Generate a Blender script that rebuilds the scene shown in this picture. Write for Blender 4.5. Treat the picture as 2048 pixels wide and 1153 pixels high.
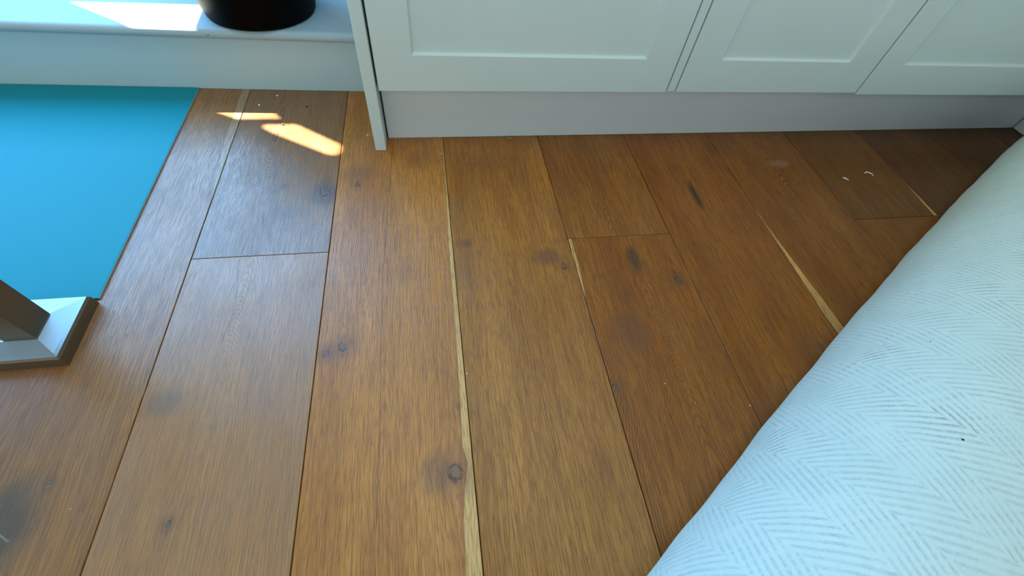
import bpy, bmesh, math, random
from mathutils import Vector, Matrix
S = bpy.context.scene
for o in list(bpy.data.objects): bpy.data.objects.remove(o)
H = 0.8
# ---------------------------------------------------------------- camera
cam = bpy.data.cameras.new('camera'); co = bpy.data.objects.new('camera', cam); S.collection.objects.link(co)
Rr = Vector((0.98480425, -0.14773236, 0.09130026)); Uu = Vector((0.06806749, 0.81199615, 0.57968014)); Ff = Vector((0.15977297, 0.56465688, -0.80971304))
m = Matrix((Rr, Uu, -Ff)).transposed().to_4x4(); m.translation = Vector((0, 0, H)); co.matrix_world = m
cam.sensor_width = 36; cam.lens = 36 * 863.85 / 2048; cam.clip_start = .02
S.camera = co
# ---------------------------------------------------------------- light
SUN_DIR = Vector((.607, -.41, -.682)).normalized()
w = bpy.data.worlds.new('world'); S.world = w; w.use_nodes = True
w.node_tree.nodes['Background'].inputs[0].default_value = (.80, .95, .95, 1)
w.node_tree.nodes['Background'].inputs[1].default_value = .85
def lamp(name, kind, loc, d, energy, color, sx=1, sy=1):
    l = bpy.data.lights.new(name, kind); o = bpy.data.objects.new(name, l); S.collection.objects.link(o)
    l.energy = energy; l.color = color
    if kind == 'AREA': l.shape = 'RECTANGLE'; l.size = sx; l.size_y = sy
    o.location = loc; o.rotation_euler = Vector(d).to_track_quat('-Z', 'Y').to_euler(); return o
s = lamp('sun', 'SUN', (-2, 3, 3), SUN_DIR, 46, (1, .86, .62)); s.data.angle = .006
lamp('window_daylight', 'AREA', (-1.85, 1.93, 1.33), (0, -1, -.12), 112, (.21, .54, 1), 2.7, 1.54)
lamp('roof_lantern_daylight', 'AREA', (.3, .75, 2.36), (0, 0, -1), 20, (.92, 1, .88), 2.0, 1.6)
S.view_settings.view_transform = 'Standard'; S.view_settings.look = 'None'; S.view_settings.exposure = 0.25; S.view_settings.gamma = 1
S.view_settings.use_curve_mapping = False

# ---------------------------------------------------------------- node helper
class NT:
    def __init__(s, name):
        s.m = bpy.data.materials.new(name); s.m.use_nodes = True; s.t = s.m.node_tree; s.b = s.t.nodes['Principled BSDF']
    def set(s, **k):
        for a, v in k.items():
            i = s.b.inputs[a.replace('_', ' ')]
            if isinstance(v, bpy.types.NodeSocket): s.t.links.new(v, i)
            else: i.default_value = (*v, 1) if isinstance(v, tuple) and len(v) == 3 else v
    def inp(s, sock, v):
        if isinstance(v, bpy.types.NodeSocket): s.t.links.new(v, sock)
        else: sock.default_value = v
    def M(s, op, a, b=0.0, c=0.0):
        n = s.t.nodes.new('ShaderNodeMath'); n.operation = op
        s.inp(n.inputs[0], a); s.inp(n.inputs[1], b); s.inp(n.inputs[2], c); return n.outputs[0]
    def add(s, a, b): return s.M('ADD', a, b)
    def sub(s, a, b): return s.M('SUBTRACT', a, b)
    def mul(s, a, b): return s.M('MULTIPLY', a, b)
    def coord(s, kind='Object'):
        n = s.t.nodes.new('ShaderNodeTexCoord'); return n.outputs[kind]
    def xyz(s, v):
        n = s.t.nodes.new('ShaderNodeSeparateXYZ'); s.t.links.new(v, n.inputs[0]); return n.outputs
    def vec(s, x, y, z=0.0):
        n = s.t.nodes.new('ShaderNodeCombineXYZ'); s.inp(n.inputs[0], x); s.inp(n.inputs[1], y); s.inp(n.inputs[2], z); return n.outputs[0]
    def noise(s, v, scale=1.0, detail=2.0, rough=.5):
        n = s.t.nodes.new('ShaderNodeTexNoise'); s.inp(n.inputs['Vector'], v); n.inputs['Scale'].default_value = scale
        n.inputs['Detail'].default_value = detail; n.inputs['Roughness'].default_value = rough; return n.outputs[0]
    def mr(s, v, a, b, c=0.0, d=1.0, smooth=False):
        n = s.t.nodes.new('ShaderNodeMapRange'); n.interpolation_type = 'SMOOTHSTEP' if smooth else 'LINEAR'
        s.inp(n.inputs[0], v); s.inp(n.inputs[1], a); s.inp(n.inputs[2], b); n.inputs[3].default_value = c; n.inputs[4].default_value = d; return n.outputs[0]
    def mix(s, f, a, b, mode='MIX'):
        n = s.t.nodes.new('ShaderNodeMix'); n.data_type = 'RGBA'; n.blend_type = mode
        s.inp(n.inputs[0], f)
        for sk, v in ((n.inputs[6], a), (n.inputs[7], b)):
            if isinstance(v, bpy.types.NodeSocket): s.t.links.new(v, sk)
            else: sk.default_value = (*v, 1)
        return n.outputs[2]
    def curve(s, v, pts):     # piecewise linear function of v
        n = s.t.nodes.new('ShaderNodeValToRGB'); lo, hi = pts[0][0], pts[-1][0]; cr = n.color_ramp
        mx = max(abs(p[1]) for p in pts) * 1.0001 + 1e-9; mn = min(p[1] for p in pts)
        f = s.mr(v, lo, hi); s.t.links.new(f, n.inputs[0])
        for i, p in enumerate(pts):
            q = (p[0] - lo) / (hi - lo); e = cr.elements[i] if i < 2 else cr.elements.new(q); e.position = q
        for e in cr.elements:
            p = min(pts, key=lambda p: abs((p[0] - lo) / (hi - lo) - e.position)); g = (p[1] - mn) / (mx - mn + 1e-9); e.color = (g, g, g, 1)
        return s.add(s.mul(n.outputs[0], mx - mn), mn)
    def bump(s, h, strength=.3, dist=.001):
        n = s.t.nodes.new('ShaderNodeBump'); n.inputs['Strength'].default_value = strength; n.inputs['Distance'].default_value = dist
        s.t.links.new(h, n.inputs['Height']); return n.outputs[0]

def paint(name, col, rough=.35, bs=.15):
    n = NT(name); c = n.coord()
    n.set(Base_Color=n.mix(n.noise(c, 6, 3), tuple(x * .96 for x in col), tuple(min(1, x * 1.03) for x in col)), Roughness=rough,
          Normal=n.bump(n.noise(c, 420, 2), bs, .0004)); return n.m

# ---------------------------------------------------------------- oak
def oak(name, seed, tone=1.0, red=0.0, xc=0.0, F=230., B=10., rings=.55, knots=(), sap=(), cracks=(), blots=(), grey=0.0, spec=.46, yc=None, sapcol=(.70, .40, .13)):
    n = NT(name); x, y, z = n.xyz(n.coord())
    low = n.noise(n.vec(n.mul(x, 5.), n.mul(y, 2.2), seed), 1, 3, .55)
    xw = n.add(x, n.mul(n.sub(low, .5), .022))
    dark = None
    for (kx, ky, r, amp) in knots:      # growth rings swing round each knot
        dx = n.sub(x, kx); dy = n.mul(n.sub(y, ky), .45)
        d2 = n.add(n.mul(dx, dx), n.mul(dy, dy)); e = n.M('EXPONENT', n.mul(d2, -1 / (3.2 * r) ** 2))
        xw = n.add(xw, n.mul(n.mul(e, n.M('TANH', n.mul(dx, 1 / r))), -amp))
    dxc = n.sub(xw, xc); rad = n.M('SQRT', n.add(n.mul(dxc, dxc), .00025))
    wob = n.noise(n.vec(n.mul(x, 30), n.mul(y, 9), seed + 3), 1, 3, .6)
    yy = n.mul(y, B) if yc is None else n.add(n.mul(n.M('TANH', n.mul(n.sub(y, yc), 1 / .14)), B * .14), n.mul(y, 8.))
    g = n.add(n.add(n.mul(rad, F), yy), n.mul(wob, 1.0 if yc is None else 1.5))
    ring = n.M('POWER', n.mr(n.M('SINE', n.mul(g, 6.2832)), -1, 1), 3.0)
    rmod = n.mr(n.noise(n.vec(n.mul(x, 14), n.mul(y, 4), seed + 7), 1, 2), .28, .60)
    ring = n.mul(ring, rmod)
    wx = n.add(xw, n.mul(n.noise(n.vec(n.mul(x, 60), n.mul(y, 30), seed), 1, 2), .0022))
    pore = n.mr(n.noise(n.vec(n.mul(wx, 560), n.mul(y, 34), seed + 11), 1, 2, .6), .50, .64)
    fine = n.noise(n.vec(n.mul(wx, 360), n.mul(y, 9), seed + 17), 1, 3, .6)
    tonev = n.noise(n.vec(n.mul(xw, 13), n.mul(y, 1.6), seed + 23), 1, 3, .55)
    cloud = n.noise(n.vec(n.mul(x, 9), n.mul(y, 7), seed + 31), 1, 4, .6)
    k = tone
    cl = (.420 * k, (.175 - .03 * red) * k, (.026 - .012 * red) * k)
    cm = (.300 * k, (.111 - .028 * red) * k, (.011 - .004 * red) * k)
    cd = (.130 * k, (.042 - .010 * red) * k, (.005) * k)
    c = n.mix(n.mr(tonev, .3, .7), cm, cl)
    c = n.mix(n.mul(n.mr(cloud, .5, .75), .45), c, (.22 * k, .095 * k, .03 * k))
    c = n.mix(n.mul(n.mr(fine, .42, .60), .50), c, cd)
    # pale sapwood along an edge: (side 'L'/'R', edge x, [(y, width)...])
    for (side, ex, pts) in sap:
        wd = n.add(n.curve(y, pts), n.mul(n.sub(n.noise(n.vec(0.0, n.mul(y, 25), seed), 1, 2), .5), .003))
        d = n.sub(ex, x) if side == 'R' else n.sub(x, ex)
        f = n.mr(n.sub(wd, d), -.0006, .0008)
        edge = n.mul(n.mr(n.M('ABSOLUTE', n.sub(wd, d)), .0, .004, 1, 0), n.mr(wd, 0, .004))
        c = n.mix(n.mul(edge, .35), c, cd)
        c = n.mix(f, c, n.mix(n.mul(fine, .7), sapcol, tuple(v * .6 for v in sapcol)))
    c = n.mix(n.M('MINIMUM', n.mul(ring, rings * .62), .9), c, cd)
    c = n.mix(n.mul(pore, .48), c, (.095 * k, .036 * k, .012 * k))
    if grey: c = n.mix(grey, c, (.26, .19, .13))
    for (bx, by, rx, ry, st, colr) in blots:
        dx = n.mul(n.sub(x, bx), 1 / rx); dy = n.mul(n.sub(y, by), 1 / ry)
        d = n.add(n.M('SQRT', n.add(n.mul(dx, dx), n.mul(dy, dy))), n.mul(n.sub(cloud, .5), 1.6))
        c = n.mix(n.mul(n.mr(d, .35, 1.25, 1, 0, True), st), c, colr)
    kh = 0.0
    jag = n.noise(n.vec(x, y, seed), 110, 4, .7)
    for (kx, ky, r, amp) in knots:
        dx = n.sub(x, kx); dy = n.mul(n.sub(y, ky), .8)
        d = n.mul(n.M('SQRT', n.add(n.mul(dx, dx), n.mul(dy, dy))), 1 / r)
        d = n.add(d, n.mul(n.sub(jag, .5), 1.5))
        halo = n.mr(d, .8, 4.2, 1, 0, True); core = n.mr(d, .75, 1.15, 1, 0); rim = n.mul(n.mr(d, .55, .85), core)
        c = n.mix(n.mul(halo, .42), c, (.11, .045, .022))
        c = n.mix(n.mul(core, .75), c, (.13, .07, .04)); c = n.mix(n.mul(rim, n.mr(n.noise(n.vec(x, y, seed + 9), 75, 2), .46, .56)), c, (.010, .006, .004))
        kh = n.add(kh, n.mul(rim, -1.5))
    for (pts, wdt, st, colr) in cracks:
        cx = n.add(n.curve(y, pts), n.mul(n.sub(n.noise(n.vec(0.0, n.mul(y, 40), seed + 5), 1, 3), .5), .006))
        f = n.mul(n.mr(n.M('ABSOLUTE', n.sub(x, cx)), wdt * .4, wdt, 1, 0), n.mul(n.M('GREATER_THAN', y, pts[0][0]), n.M('LESS_THAN', y, pts[-1][0])))
        f = n.mul(f, n.mr(n.noise(n.vec(seed, n.mul(y, 16), 2.), 1, 3), .35, .55))
        c = n.mix(n.mul(f, st), c, colr)
    h = n.sub(n.sub(n.mul(fine, .5), n.mul(pore, .8)), n.mul(ring, .35)); h = n.add(h, kh)
    n.set(Base_Color=c, Roughness=n.mr(n.add(n.mul(cloud, .7), n.mul(fine, .3)), .35, .65, .30, .44), Normal=n.bump(h, .42, .0006))
    n.b.inputs['Specular IOR Level'].default_value = spec
    return n.m

# ---------------------------------------------------------------- mesh helpers
def link(name, bm, mat, parent=None, smooth=False):
    me = bpy.data.meshes.new(name); bmesh.ops.recalc_face_normals(bm, faces=bm.faces); bm.to_mesh(me); bm.free(); me.materials.append(mat)
    if smooth:
        for p in me.polygons: p.use_smooth = True
    o = bpy.data.objects.new(name, me); S.collection.objects.link(o)
    if parent: o.parent = parent
    return o
def box(bm, x0, x1, y0, y1, z0, z1, bev=0.0, seg=1, M=None):
    vs = [bm.verts.new((x, y, z)) for x in (x0, x1) for y in (y0, y1) for z in (z0, z1)]
    fs = [bm.faces.new([vs[i] for i in q]) for q in ((0, 1, 3, 2), (4, 6, 7, 5), (0, 4, 5, 1), (2, 3, 7, 6), (0, 2, 6, 4), (1, 5, 7, 3))]
    if bev:
        es = list({e for f in fs for e in f.edges}); r = bmesh.ops.bevel(bm, geom=es, offset=bev, segments=seg, affect='EDGES', profile=.5)
        vs = list({v for v in vs if v.is_valid} | set(r['verts']))
    if M is not None: bmesh.ops.transform(bm, matrix=M, verts=vs)
    return vs
def empty(name, loc, label, cat, group=None):
    o = bpy.data.objects.new(name, None); S.collection.objects.link(o); o.location = loc; o.empty_display_size = .05
    tag(o, label, cat, group); return o
def tag(o, label, cat, group=None):
    o['label'] = label; o['category'] = cat
    if group: o['group'] = group
    return o
def struct(o, label, cat): o['kind'] = 'structure'; return tag(o, label, cat)
def setpar(o, p):
    o.parent = p; o.matrix_parent_inverse = Matrix.Translation(-p.location); return o

# ---------------------------------------------------------------- materials
M_cab = paint('cabinet_paint', (.62, .735, .73), .38)
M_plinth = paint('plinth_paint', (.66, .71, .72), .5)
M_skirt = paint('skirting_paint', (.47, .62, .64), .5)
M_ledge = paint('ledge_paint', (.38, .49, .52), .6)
M_wall = paint('wall_paint', (.34, .33, .30), .7)
M_dark = paint('dark_void', (.02, .02, .02), .9)
n = NT('black_pot'); n.set(Base_Color=(.001, .0012, .0014), Specular_IOR_Level=.05, Roughness=.5, Normal=n.bump(n.noise(n.coord(), 300, 2), .1, .0004)); M_pot = n.m
n = NT('teal_mat'); c = n.coord(); t = n.noise(c, 900, 2)
n.set(Base_Color=n.mix(n.noise(c, 260, 3), (.001, .215, .27), (.001, .245, .31)), Specular_IOR_Level=.18, Roughness=.5, Normal=n.bump(t, .25, .0005)); M_mat = n.m
n = NT('mat_edge'); n.set(Base_Color=(.25, .33, .34), Roughness=.6); M_matedge = n.m
n = NT('bronze_metal'); c = n.coord()
n.set(Base_Color=n.mix(n.noise(c, 8, 2), (.21, .165, .115), (.17, .135, .10)), Metallic=.75, Roughness=.38, Normal=n.bump(n.noise(c, 200, 2), .05, .0003)); M_metal = n.m
n = NT('brushed_plate'); c = n.coord()
n.set(Base_Color=n.mix(n.noise(c, 5, 3), (.36, .44, .48), (.30, .37, .41)), Metallic=.9, Roughness=n.mr(n.noise(c, 14, 3), .3, .7, .28, .42)); M_plate = n.m

# ---------------------------------------------------------------- floor and planks
bm = bmesh.new(); box(bm, -2.6, 3.0, -1.6, 1.62, -.06, -.0145)
floor = link('floor', bm, M_dark); struct(floor, 'wide warm brown oak plank floor', 'floor')
XJ = [-2.28, -1.99, -1.70, -1.409, -1.119, -.829, -.541, -.252, .033, .322, .602, .892, 1.181, 1.468, 1.757, 2.046, 2.335, 2.62]
EJ = {6: [.695], 9: [.698], 12: [.714], 7: [-.62], 8: [-.9], 10: [-.75], 11: [-.5], 13: [-.3]}
NIL = (.012, .006, .004)
PAR = {
 (5, 0): dict(spec=.74, tone=.95, grey=.05, knots=[(-.6335, .2427, .004, .003)], blots=[(-.68, .175, .07, .085, .85, (.055, .042, .030)), (-.76, .42, .07, .14, .25, (.22, .10, .05))],
              cracks=[([(.165, -.655), (.185, -.685), (.21, -.70)], .003, .9, (.30, .23, .15))], xc=-.72, B=14, F=170, rings=.8, sap=[('R', -.541, [(.85, .0), (1.0, .010), (1.12, .021), (1.4, .024)])], sapcol=(.42, .25, .11)),
 (6, 0): dict(spec=.80, tone=1.26, grey=.22, xc=-.42, yc=.52, B=90, F=210, rings=.8, knots=[(-.4419, .158, .0045, .004)], cracks=[([(.44, -.4366), (.56, -.425), (.69, -.4419)], .0009, .8, NIL)],
              blots=[(-.50, .36, .035, .03, .5, (.12, .08, .05))]),
 (6, 1): dict(spec=.80, tone=.84, grey=.15, xc=-.43, yc=.90, B=-120, F=190, rings=1.45, knots=[(-.3806, .9267, .006, .008), (-.278, .90, .012, .012)],
              blots=[(-.285, .89, .045, .045, .6, (.09, .045, .025)), (-.36, .83, .06, .03, .35, (.10, .055, .035))],
              cracks=[([(.70, -.4419), (.80, -.425), (1.05, -.40)], .0008, .7, NIL)]),
 (7, 1): dict(spec=.58, tone=1.34, red=.25, xc=-.12, B=20, F=230, rings=.5, sap=[('R', .033, [(-.6, .030), (.0, .026), (.09, .025), (.15, .018), (.19, .009), (.22, .016), (.35, .012), (.5, .010), (.7, .010), (.9, .004), (1.1, .003), (1.4, .003)])],
              knots=[(-.2032, .442, .009, .010), (-.235, .43, .007, .005), (.0023, .1777, .013, .012), (.016, .295, .0025, .0), (-.20, .92, .006, .006)],
              blots=[(-.03, .18, .035, .04, .55, (.15, .06, .03)), (-.20, .97, .05, .04, .35, (.12, .06, .03)), (-.045, 1.02, .04, .05, .35, (.13, .055, .02))],
              cracks=[([(.0, -.129), (.3, -.128), (.6, -.130), (1.1, -.1125)], .0010, .75, NIL)]),
 (8, 1): dict(tone=1.08, red=.05, xc=.16, B=12, F=260, rings=.45, knots=[(.2929, .611, .0075, .010), (.068, .70, .004, .003)],
              blots=[(.262, .645, .045, .028, .65, (.13, .055, .030)), (.06, .70, .035, .020, .45, (.15, .06, .02)), (.15, 1.0, .09, .05, .25, (.13, .06, .02))],
              cracks=[([(.0, .20), (.18, .185), (.35, .175), (.5, .165)], .0008, .7, NIL)]),
 (9, 0): dict(spec=.36, tone=.88, red=.8, xc=.475, yc=.36, B=80, F=190, rings=1.15, sap=[('L', .322, [(.3, .0), (.50, .0), (.6, .008), (.70, .010)])],
              knots=[(.5666, .5483, .0085, .010), (.3291, .2978, .006, .004)], blots=[(.4757, .615, .020, .05, .7, (.055, .030, .020)), (.40, .42, .05, .06, .45, (.12, .055, .03))],
              cracks=[([(.575, .487), (.61, .478), (.655, .4757)], .0018, 1., (.03, .014, .007))]),
 (9, 1): dict(spec=.38, tone=.90, red=.35, xc=.45, yc=.90, B=80, F=200, rings=.9, blots=[(.46, 1.06, .10, .04, .3, (.14, .06, .015))]),
 (10, 1): dict(spec=.34, tone=.84, red=.75, xc=.70, B=16, F=260, rings=.4, blots=[(.7329, .839, .014, .075, .85, (.045, .022, .012)), (.88, 1.05, .03, .06, .4, (.06, .03, .01))],
              knots=[(.655, .66, .0028, .0), (.83, .34, .004, .003)], cracks=[([(.78, .729), (.84, .7329), (.90, .742)], .0016, .9, NIL)]),
 (11, 1): dict(spec=.32, tone=.80, red=.45, xc=1.05, yc=.74, B=95, F=180, rings=1.5, sap=[('L', .892, [(.0, .028), (.36, .026), (.45, .022), (.60, .010), (.72, .002), (.80, .0)])],
              blots=[(1.08, .965, .040, .022, .28, (.33, .25, .19))]),
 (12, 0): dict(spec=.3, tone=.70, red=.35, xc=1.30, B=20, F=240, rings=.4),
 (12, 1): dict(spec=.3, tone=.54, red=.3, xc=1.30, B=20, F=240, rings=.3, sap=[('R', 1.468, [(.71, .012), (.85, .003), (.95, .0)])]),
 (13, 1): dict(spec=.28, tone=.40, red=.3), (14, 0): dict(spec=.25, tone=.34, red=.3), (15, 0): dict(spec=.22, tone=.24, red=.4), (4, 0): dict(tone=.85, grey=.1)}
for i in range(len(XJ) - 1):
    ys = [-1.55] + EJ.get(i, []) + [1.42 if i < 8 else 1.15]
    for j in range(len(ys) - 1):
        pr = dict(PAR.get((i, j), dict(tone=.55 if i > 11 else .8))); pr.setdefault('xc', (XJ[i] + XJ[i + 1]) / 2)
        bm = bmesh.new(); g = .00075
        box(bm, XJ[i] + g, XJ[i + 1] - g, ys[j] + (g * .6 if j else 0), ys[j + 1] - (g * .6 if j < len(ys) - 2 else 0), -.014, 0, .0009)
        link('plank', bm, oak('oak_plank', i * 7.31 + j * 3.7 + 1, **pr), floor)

# ---------------------------------------------------------------- ledge, skirting, walls
RZ = Matrix.Translation((-.246, 1.366, 0)) @ Matrix.Rotation(math.radians(-1.55), 4, 'Z')     # local x along the skirting, y into the wall
ZL = .184
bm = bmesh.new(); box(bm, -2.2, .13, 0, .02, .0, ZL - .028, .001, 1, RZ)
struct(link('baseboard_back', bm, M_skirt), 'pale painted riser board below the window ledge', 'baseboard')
bm = bmesh.new(); prof = []
for k in range(9):
    a = -math.pi / 2 - k / 8 * math.pi * .5 - 0
    prof.append((-.010 + .014 * math.cos(a), ZL - .014 + .014 * math.sin(a)))
for k in range(9):
    a = math.pi - k / 8 * math.pi / 2
    prof.append((-.010 + .014 * math.cos(a), ZL - .014 + .014 * math.sin(a)))
prof += [(.62, ZL), (.62, ZL - .028)]
rows = [[bm.verts.new(RZ @ Vector((x, p[0], p[1]))) for p in prof] for x in (-2.2, .13)]
for k in range(len(prof)): bm.faces.new((rows[0][k], rows[0][(k + 1) % len(prof)], rows[1][(k + 1) % len(prof)], rows[1][k]))
bm.faces.new(rows[0][::-1]); bm.faces.new(rows[1])
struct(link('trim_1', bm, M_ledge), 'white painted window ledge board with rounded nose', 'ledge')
bm = bmesh.new()
box(bm, -.13, 3.1, 1.66, 1.78, 0, 2.45); box(bm, -3.3, -.13, 1.98, 2.1, 0, .20); box(bm, -3.3, -.13, 1.98, 2.1, 2.15, 2.45)
box(bm, -.13, -.02, 1.78, 2.1, 0, 2.45)
struct(link('wall_back', bm, M_wall), 'white wall behind the cabinets with the window opening', 'wall')
bm = bmesh.new(); box(bm, -3.3, 3.1, -1.6, 2.1, 2.45, 2.5)
struct(link('ceiling', bm, M_wall), 'white ceiling above the room', 'ceiling')
bm = bmesh.new(); box(bm, 2.9, 3.0, -1.6, 1.66, 0, 2.45)
struct(link('wall_right', bm, M_wall), 'wall at the right end of the cabinets', 'wall')
# window frame
bm = bmesh.new()
for a, b in ((-3.25, -3.19), (-2.05, -2.00), (-.19, -.13)): box(bm, a, b, 1.99, 2.04, .20, 2.15, .004)
box(bm, -3.19, -.19, 1.99, 2.04, .20, .25, .004); box(bm, -3.19, -.19, 1.99, 2.04, 2.10, 2.15, .004)
struct(link('window_1', bm, M_skirt), 'white window frame above the ledge', 'window')

# sun screen outside: added out of view, its holes shape the sun patches
YS = 2.4
def back(P):
    P = Vector(P); t = (P.y - YS) / SUN_DIR.y * -1
    t = (YS - P.y) / -SUN_DIR.y; q = P - SUN_DIR * t; return (q.x, q.z)
holes = [[(-.79, 1.377, 0), (-.46, 1.383, 0), (-.452, 1.241, 0), (-.4297, 1.2180, 0), (-.5483, 1.2168, 0), (-.603, 1.247, 0)],
         [(-.468, 1.190, 0), (-.386, 1.1895, 0), (-.2567, 1.092, 0), (-.2535, 1.075, 0), (-.257, 1.056, 0), (-.266, 1.047, 0), (-.285, 1.049, 0), (-.445, 1.150, 0), (-.474, 1.175, 0)]]
bm = bmesh.new(); es = []
def loop(pts):
    vs = [bm.verts.new((p[0], YS, p[1])) for p in pts]
    for k in range(len(vs)): es.append(bm.edges.new((vs[k], vs[(k + 1) % len(vs)])))
loop([(-7, -.3), (3, -.3), (3, 4.2), (-7, 4.2)])
for h in holes: loop([back(p) for p in h])
r = bmesh.ops.triangle_fill(bm, edges=es, use_beauty=True)
ext = bmesh.ops.extrude_face_region(bm, geom=list(bm.faces)); bmesh.ops.translate(bm, verts=[v for v in ext['geom'] if isinstance(v, bmesh.types.BMVert)], vec=(0, .004, 0))
tag(link('sun_gobo', bm, M_wall), 'added, unseen sun-shaping screen standing outside behind the window', 'gobo')

# ---------------------------------------------------------------- teal mat
bm = bmesh.new(); box(bm, -2.1, -.686, .60, 1.372, .0002, .0045, .0012, 2)
for v in bm.verts:
    if v.co.y > 1.3: v.co.y += (-.246 - v.co.x) * .02706 - .0185 + .011
mo = empty('floor_mat', (-1.4, 1.0, 0), 'smooth bright teal mat lying flat on the planks below the window ledge', 'mat')
setpar(link('mat_surface', bm, M_mat), mo)
bm = bmesh.new(); box(bm, -.6857, -.6845, .60, 1.372, .0002, .0042, .0003)
setpar(link('edge_binding', bm, M_matedge), mo)

# ---------------------------------------------------------------- pedestal stand
ps = empty('pedestal_stand', (-.752, .519, 0), 'metal stand foot with square bronze post on the teal mat edge', 'stand')
X0, X1, Y0, Y1 = -.820, -.684, .453, .592
bm = bmesh.new(); zt = .029
def ring(x0, x1, y0, y1, z): return [bm.verts.new(p) for p in ((x0, y0, z), (x1, y0, z), (x1, y1, z), (x0, y1, z))]
rs = [ring(X0, X1, Y0, Y1, 0), ring(X0 + .001, X1 - .001, Y0 + .001, Y1 - .001, zt - .006), ring(X0 + .004, X1 - .004, Y0 + .004, Y1 - .004, zt - .001)]
for a, b in zip(rs, rs[1:]):
    for k in range(4): bm.faces.new((a[k], a[(k + 1) % 4], b[(k + 1) % 4], b[k]))
bm.faces.new(rs[0][::-1]); bm.faces.new(rs[-1])
setpar(link('base_rim', bm, M_metal), ps)
bm = bmesh.new()
rs = [ring(X0 + .004, X1 - .004, Y0 + .004, Y1 - .004, zt - .001), ring(X0 + .010, X1 - .010, Y0 + .010, Y1 - .010, zt + .0005), ring(-.781, -.723, .490, .548, zt + .010)]
for a, b in zip(rs, rs[1:]):
    for k in range(4): bm.faces.new((a[k], a[(k + 1) % 4], b[(k + 1) % 4], b[k]))
bm.faces.new(rs[0][::-1]); bm.faces.new(rs[-1])
o = setpar(link('top_plate', bm, M_plate), ps); o['label'] = 'pale shiny sloping plate'
bm = bmesh.new(); box(bm, -.779, -.7255, .4925, .546, zt + .009, .74, .0012, 2)
setpar(link('post', bm, M_metal), ps)

# ---------------------------------------------------------------- black planter
bm = bmesh.new(); pts = [(0, 0), (.140, 0), (.146, .002), (.149, .007), (.196, .24), (.198, .245), (.196, .249), (.190, .245), (.178, .20), (0, .20)]
N = 72; prev = None
for r_, z_ in pts:
    cur = [bm.verts.new((r_ * math.cos(a * 2 * math.pi / N), r_ * math.sin(a * 2 * math.pi / N), z_)) for a in range(N)] if r_ else [bm.verts.new((0, 0, z_))]
    if prev:
        for a in range(N):
            q = [prev[a % len(prev)], prev[(a + 1) % N % len(prev)], cur[(a + 1) % N % len(cur)], cur[a % len(cur)]]
            q = list(dict.fromkeys(q)); bm.faces.new(q)
    prev = cur
o = link('planter', bm, M_pot, smooth=True); o.location = (-.462, 1.487, ZL + .0003); o.name = 'planter'
tag(o, 'round matte black planter standing on the white window ledge', 'planter')

# ---------------------------------------------------------------- cabinets
YD = 1.0628
def shaker(bm, x0, x1, z0, z1, yf, st, rail, th=.020, rec=.0085):
    # front frame with bevelled inner edge, recessed flat panel
    b = .0015
    def R4(a0, a1, c0, c1, y): return [bm.verts.new(p) for p in ((a0, y, c0), (a1, y, c0), (a1, y, c1), (a0, y, c1))]
    bk = R4(x0, x1, z0, z1, yf + th); sd = R4(x0, x1, z0, z1, yf + b); fr = R4(x0 + b, x1 - b, z0 + b, z1 - b, yf)
    i0 = R4(x0 + st, x1 - st, z0 + rail, z1 - rail, yf); i1 = R4(x0 + st + .0015, x1 - st - .0015, z0 + rail + .0015, z1 - rail - .0015, yf + .0012)
    i2 = R4(x0 + st + .004, x1 - st - .004, z0 + rail + .004, z1 - rail - .004, yf + rec)
    L = [bk, sd, fr, i0, i1, i2]
    for a, c in zip(L, L[1:]):
        for k in range(4): bm.faces.new((a[k], a[(k + 1) % 4], c[(k + 1) % 4], c[k]))
    bm.faces.new(i2); bm.faces.new(bk[::-1])
ZT = .88
cab = empty('base_cabinet', (-.142, 1.1, 0), 'wide pale grey cabinet with a single shaker front beside the ledge', 'cabinet')
bm = bmesh.new(); box(bm, -.1573, -.1283, YD, 1.655, 0, ZT, .0022, 2)
setpar(link('end_panel', bm, M_cab), cab)
bm = bmesh.new(); box(bm, -.1255, .6550, YD + .024, 1.655, .172, ZT, .0005)
setpar(link('carcass', bm, M_cab), cab)
bm = bmesh.new(); shaker(bm, -.1222, .6535, .1775, ZT - .004, YD + .001, .0885, .0905)
setpar(link('drawer_front', bm, M_cab), cab)
c2 = empty('base_cabinet', (1.45, 1.1, 0), 'pale grey double cabinet with two shaker doors and a narrow filler strip', 'cabinet')
bm = bmesh.new(); box(bm, .6575, .6805, YD + .003, YD + .024, .1800, ZT, .0006)
setpar(link('filler_strip', bm, M_cab), c2)
bm = bmesh.new(); box(bm, .6560, 2.185, YD + .024, 1.655, .172, ZT, .0005)
setpar(link('carcass', bm, M_cab), c2)
for (x0, x1, z0, st, rl) in ((.6842, 1.2700, .1790, .0935, .0905), (1.2765, 1.93, .1735, .084, .0915)):
    bm = bmesh.new(); shaker(bm, x0, x1, z0, ZT - .004, YD, st, rl)
    setpar(link('door', bm, M_cab), c2)
bm = bmesh.new(); box(bm, 1.935, 2.185, YD, YD + .023, .1735, ZT, .001)
setpar(link('corner_panel', bm, M_cab), c2)
bm = bmesh.new(); Mx = Matrix.Translation((-.1195, 1.1195, 0)) @ Matrix.Rotation(math.radians(.45), 4, 'Z')
box(bm, -.004, 2.296, 0, .016, .0006, .170, .0008, 1, Mx)
tag(link('plinth', bm, M_plinth), 'long grey kickboard running under the cabinet doors', 'plinth')
bm = bmesh.new(); box(bm, 2.166, 2.190, 1.088, 1.134, .0006, .16, .003)
struct(link('baseboard_right', bm, M_plinth), 'grey skirting at the right corner', 'baseboard')

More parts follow.
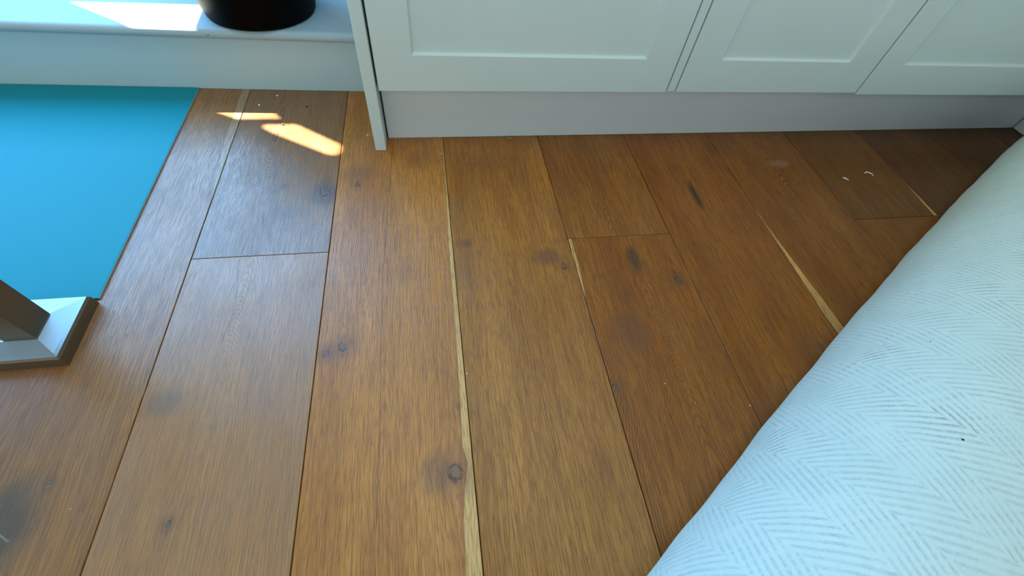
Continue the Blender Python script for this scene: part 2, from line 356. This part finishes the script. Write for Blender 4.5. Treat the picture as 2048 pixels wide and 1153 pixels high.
# ---------------------------------------------------------------- sofa
n = NT('herringbone_fabric'); uvn = n.t.nodes.new('ShaderNodeUVMap'); uvn.uv_map = 'UVMap'; u, v, _ = n.xyz(uvn.outputs[0])
wob = n.noise(n.vec(n.mul(u, 30), n.mul(v, 30)), 1, 2); wob2 = n.noise(n.vec(n.mul(u, 300), n.mul(v, 300), 4.), 1, 2)
s_ = n.add(n.add(u, n.mul(v, .22)), n.mul(n.sub(wob, .5), .004))
fr = n.M('FRACT', n.mul(n.add(s_, 9.8 - .49 - 0.0), 1 / .1225))
isH = n.M('LESS_THAN', fr, .5)
def dirs(a, sp):
    a = math.radians(a); al = n.add(n.mul(u, math.sin(a)), n.mul(v, math.cos(a))); pe = n.sub(n.mul(u, math.cos(a)), n.mul(v, math.sin(a)))
    ph = n.add(n.mul(pe, 1 / sp), n.add(n.mul(n.sub(wob2, .5), .4), n.mul(n.sub(wob, .5), .35)))
    return al, n.mr(n.M('SINE', n.mul(ph, 6.2832)), .05, .70)
alH, stH = dirs(30, .0102); alD, stD = dirs(-36, .0094)
patch = n.noise(n.vec(n.mul(u, 9), n.mul(v, 9), 2.), 1, 3)
patch2 = n.noise(n.vec(n.mul(u, 22), n.mul(v, 22), 7.), 1, 2)
dash = n.noise(n.vec(n.mul(u, 420), n.mul(v, 420), 9.), 1, 1)
dD = n.mr(n.noise(n.vec(n.mul(alD, 130), n.mul(n.sub(u, v), 60), 3.), 1, 1), .36, .56, .30, 1.)
dH = n.mr(n.noise(n.vec(n.mul(alH, 70), n.mul(n.add(u, v), 60), 6.), 1, 2), .30, .55, .45, 1.)
st = n.add(n.mul(isH, n.mul(stH, dH)), n.mul(n.sub(1.0, isH), n.mul(stD, dD)))
st = n.mul(st, n.mr(patch2, .30, .55, .35, 1.))
edge_gap = n.mr(n.M('ABSOLUTE', n.sub(n.M('FRACT', n.mul(fr, 2.0)), .5)), .47, .5, 1, .2)
st = n.mul(st, edge_gap); vis = n.mr(dash, .3, .6, .55, 1.)
weave = n.mul(n.M('SINE', n.mul(n.add(u, v), 2600.)), n.M('SINE', n.mul(n.sub(u, v), 2600.)))
c = n.mix(n.mr(patch, .3, .7), (.54, .69, .665), (.59, .735, .71))
c = n.mix(n.mul(n.mul(st, vis), .50), c, (.34, .41, .42))
c = n.mix(n.mul(n.mul(st, vis), n.mr(patch, .56, .72, 0, .6)), c, (.22, .20, .19))
hb = n.add(n.mul(st, -1.0), n.mul(weave, .18))
n.set(Base_Color=c, Roughness=.9, Normal=n.bump(hb, .55, .0010)); n.b.inputs['Sheen Weight'].default_value = .15
M_fab = n.m
U = Vector((.857, .515, 0)); Nn = Vector((.515, -.857, 0))
zb = .075; sc = 1 - zb / H
cont = [(-0.117, -0.2906), (0.0906, -0.1508), (0.2996, -0.0133), (0.5099, 0.1221), (0.7639, 0.2817), (1.0199, 0.4381), (1.2777, 0.5914), (1.5374, 0.7415), (1.7991, 0.8885), (2.1067, 1.0559)]
cont = [Vector((a * sc, b * sc, 0)) for a, b in cont]
def edge(t):   # Catmull-Rom along u
    n_ = len(cont) - 1; i = min(int(t * n_), n_ - 1); f = t * n_ - i
    P = lambda k: cont[max(0, min(n_, k))]
    p0, p1, p2, p3 = P(i - 1), P(i), P(i + 1), P(i + 2)
    return .5 * ((2 * p1) + (p2 - p0) * f + (2 * p0 - 5 * p1 + 4 * p2 - p3) * f * f + (3 * p1 - p0 - 3 * p2 + p3) * f ** 3)
pf = [(.030, .004), (.012, .022), (.003, .048), (0, .075), (.002, .105), (.008, .14), (.020, .178), (.040, .215), (.068, .248), (.105, .276), (.15, .296), (.21, .306), (.30, .304), (.45, .289), (.7, .247), (1.0, .185), (1.06, .165), (1.09, .13), (1.10, .08), (1.09, .004)]
def prof_s(pf, k=3):
    out = []
    for i in range(len(pf) - 1):
        for j in range(k):
            f = j / k; P = lambda q: pf[max(0, min(len(pf) - 1, q))]
            a, b, c_, d = P(i - 1), P(i), P(i + 1), P(i + 2)
            out.append(tuple(.5 * (2 * b[m] + (c_[m] - a[m]) * f + (2 * a[m] - 5 * b[m] + 4 * c_[m] - d[m]) * f * f + (3 * b[m] - a[m] - 3 * c_[m] + d[m]) * f ** 3) for m in (0, 1)))
    return out + [pf[-1]]
pf = prof_s(pf); arc = [0]
for a, b in zip(pf, pf[1:]): arc.append(arc[-1] + math.hypot(a[0] - b[0], a[1] - b[1]))
# arc offset so that v equals distance along N (at the flat top) like the measured one
i0 = min(range(len(pf)), key=lambda i: abs(pf[i][0] - .3)); voff = (.3 + .152) - arc[i0]
bm = bmesh.new(); uvl = bm.loops.layers.uv.new('UVMap'); NU = 120; G = []; UVc = {}
rnd = random.Random(4)
for i in range(NU + 1):
    e = edge(i / NU); row = []
    wv = .0010 * math.sin(i * .37) + .0006 * math.sin(i * .91 + 1)
    for j, (d, z_) in enumerate(pf):
        k_ = max(0, 1 - d / .2); p = e + Nn * (d + wv * k_) + Vector((0, 0, z_ + .0015 * math.sin(i * .21 + d * 9)* (1 if z_ > .02 else 0)))
        vv = bm.verts.new(p); UVc[vv] = (e.dot(U), arc[j] + voff); row.append(vv)
    G.append(row)
for i in range(NU):
    for j in range(len(pf) - 1): bm.faces.new((G[i][j], G[i + 1][j], G[i + 1][j + 1], G[i][j + 1]))
bm.faces.new([G[0][j] for j in range(len(pf))][::-1]); bm.faces.new([G[NU][j] for j in range(len(pf))])
for f in bm.faces:
    for l in f.loops: l[uvl].uv = UVc[l.vert]
o = link('sofa', bm, M_fab, smooth=True)
tag(o, 'low sofa seat upholstered in white herringbone fabric with rounded edge, on the right', 'sofa')

# ---------------------------------------------------------------- crumbs and flakes
def floorpt(px, py, z=0):
    q = Rr * ((px - 1024) / 863.85) - Uu * ((py - 576.5) / 863.85) + Ff; t = (z - H) / q.z; return Vector((0, 0, H)) + q * t
def mat1(name, col, r=.8):
    n = NT(name); n.set(Base_Color=n.mix(n.noise(n.coord(), 700, 2), tuple(x * .8 for x in col), col), Roughness=r); return n.m
Mw = mat1('crumb_white', (.90, .88, .80)); My = mat1('crumb_yellow', (.80, .58, .16)); Md = mat1('crumb_dark', (.03, .02, .012)); Mg = mat1('chip_grey', (.24, .22, .15)); Mp = mat1('grain_tan', (.55, .38, .2))
def crumb(px, py, sx, sy, sz, mat, label, seed, cat='crumb', z=0, name='crumb', group=None):
    rn = random.Random(seed); bm = bmesh.new(); bmesh.ops.create_icosphere(bm, subdivisions=2, radius=.5)
    for v in bm.verts: v.co = Vector((v.co.x * sx, v.co.y * sy, v.co.z * sz)) * (1 + rn.uniform(-.18, .18))
    bmesh.ops.rotate(bm, verts=bm.verts, cent=(0, 0, 0), matrix=Matrix.Rotation(rn.uniform(0, 3), 3, 'Z'))
    mz = min(v.co.z for v in bm.verts)
    for v in bm.verts: v.co.z -= mz
    o = link(name, bm, mat, smooth=False); o.location = floorpt(px, py, z) + Vector((0, 0, .0001)); tag(o, label, cat, group); return o
crumb(518.7, 211.6, .006, .0055, .004, Mw, 'pale crumb in front of the cream crumb, behind the narrow sun patch', 1)
crumb(555, 193, .0055, .006, .004, Mw, 'cream crumb closest to the riser board below the planter', 2)
crumb(451.5, 196.6, .004, .004, .003, Mp, 'tiny tan crumb near the teal mat corner by the riser', 3)
crumb(593, 207, .006, .0025, .002, Mp, 'thin tan sliver of crumb behind the long sun patch', 4)
crumb(614, 214, .005, .006, .003, Md, 'tiny dark brown crumb right of the tan sliver', 5)
crumb(566, 250, .0055, .005, .004, Mg, 'small grey grit at the near tip of the narrow sun patch', 6)
crumb(698, 235, .003, .003, .002, Mp, 'tiny tan grain left of the cabinet end panel', 7)
crumb(735, 271, .0065, .006, .002, My, 'yellow flake beside the foot of the cabinet end panel', 8, 'flake')
crumb(882, 308, .007, .0015, .001, Mw, 'thin pale fibre on the pale plank edge near the kickboard', 9, 'fibre')
crumb(934, 748, .004, .0015, .001, Mw, 'tiny white fleck beside the long joint in the middle of the floor', 10, 'fleck')
crumb(1476, 271, .004, .004, .002, Mp, 'tiny pale crumb at the kickboard under the middle door', 11)
crumb(1905, 270, .003, .006, .002, Mp, 'tiny pale crumb in the dark right corner by the kickboard', 12)
crumb(1330, 768, .002, .002, .001, Mw, 'minute white speck beside the wavy grain of the red brown plank', 14, 'fleck')
crumb(1390, 807, .004, .0016, .001, Mp, 'tiny tan crumb on the red brown plank, left of the sofa', 15)
crumb(1500, 812, .0025, .0025, .0015, Mw, 'tiny pale crumb on the joint close to the sofa edge', 16)
crumb(141, 1019, .0016, .0016, .001, Mw, 'minute white speck on the bottom left plank', 13, 'fleck')
def flake(px, py, path, w_, h_, mat, label, name='flake', cat='flake', arch=0.0):
    bm = bmesh.new(); L = []; n_ = len(path)
    for i, (a, b) in enumerate(path):
        a2, b2 = path[min(i + 1, n_ - 1)]; a1, b1 = path[max(i - 1, 0)]; d = Vector((a2 - a1, b2 - b1, 0)).normalized(); pn = Vector((-d.y, d.x, 0))
        f = math.sin(math.pi * (i + .6) / (n_ + .2)); zz = arch * f
        c0 = Vector((a, b, zz)); L.append([bm.verts.new(c0 + pn * w_ * f), bm.verts.new(c0 - pn * w_ * f), bm.verts.new(c0 - pn * w_ * f * .8 + Vector((0, 0, h_))), bm.verts.new(c0 + pn * w_ * f * .8 + Vector((0, 0, h_)))])
    for a, b in zip(L, L[1:]):
        for k in range(4): bm.faces.new((a[k], a[(k + 1) % 4], b[(k + 1) % 4], b[k]))
    bm.faces.new(L[0][::-1]); bm.faces.new(L[-1])
    o = link(name, bm, mat); o.location = floorpt(px, py) + Vector((0, 0, .0002)); tag(o, label, cat)
flake(1736, 348, [(-.013, .0), (-.009, .004), (-.003, .004), (.004, .000), (.009, -.006), (.010, -.012)], .0022, .0012, Mw, 'curled white paint sliver near the sofa, right of the small chip', 'paint_sliver', 'sliver', .003)
flake(1691, 358, [(-.007, .006), (-.003, .004), (.001, .001), (.004, -.003), (.007, -.006)], .0026, .0012, Mw, 'small white angular chip left of the curled sliver', 'paint_chip', 'chip')
flake(1018, 277.5, [(-.010, -.001), (-.006, .0005), (0, .001), (.006, .0008), (.011, .000)], .0035, .003, Mg, 'grey green wood chip against the kickboard under the wide front', 'wood_chip', 'chip')
def onsofa(px, py, label, s_, seed):
    q = Rr * ((px - 1024) / 863.85) - Uu * ((py - 576.5) / 863.85) + Ff
    dg = bpy.context.evaluated_depsgraph_get(); dg.update()
    hit, loc, nr, idx, ob, mt = S.ray_cast(dg, Vector((0, 0, H)), q.normalized())
    if not hit: return
    rn = random.Random(seed); bm = bmesh.new(); bmesh.ops.create_icosphere(bm, subdivisions=1, radius=s_)
    for v in bm.verts: v.co *= 1 + rn.uniform(-.4, .4); v.co.z *= .5
    o = link('speck', bm, Md); o.location = loc + nr * s_ * .2; tag(o, label, 'speck')
onsofa(1925, 880, 'dark brown speck on the flat white herringbone seat', .0019, 1)
onsofa(1861, 684, 'smaller dark speck higher up on the white herringbone fabric', .0012, 2)
onsofa(416, 70, 'small black scuff on the rounded nose of the ledge beside the planter', .0022, 3)
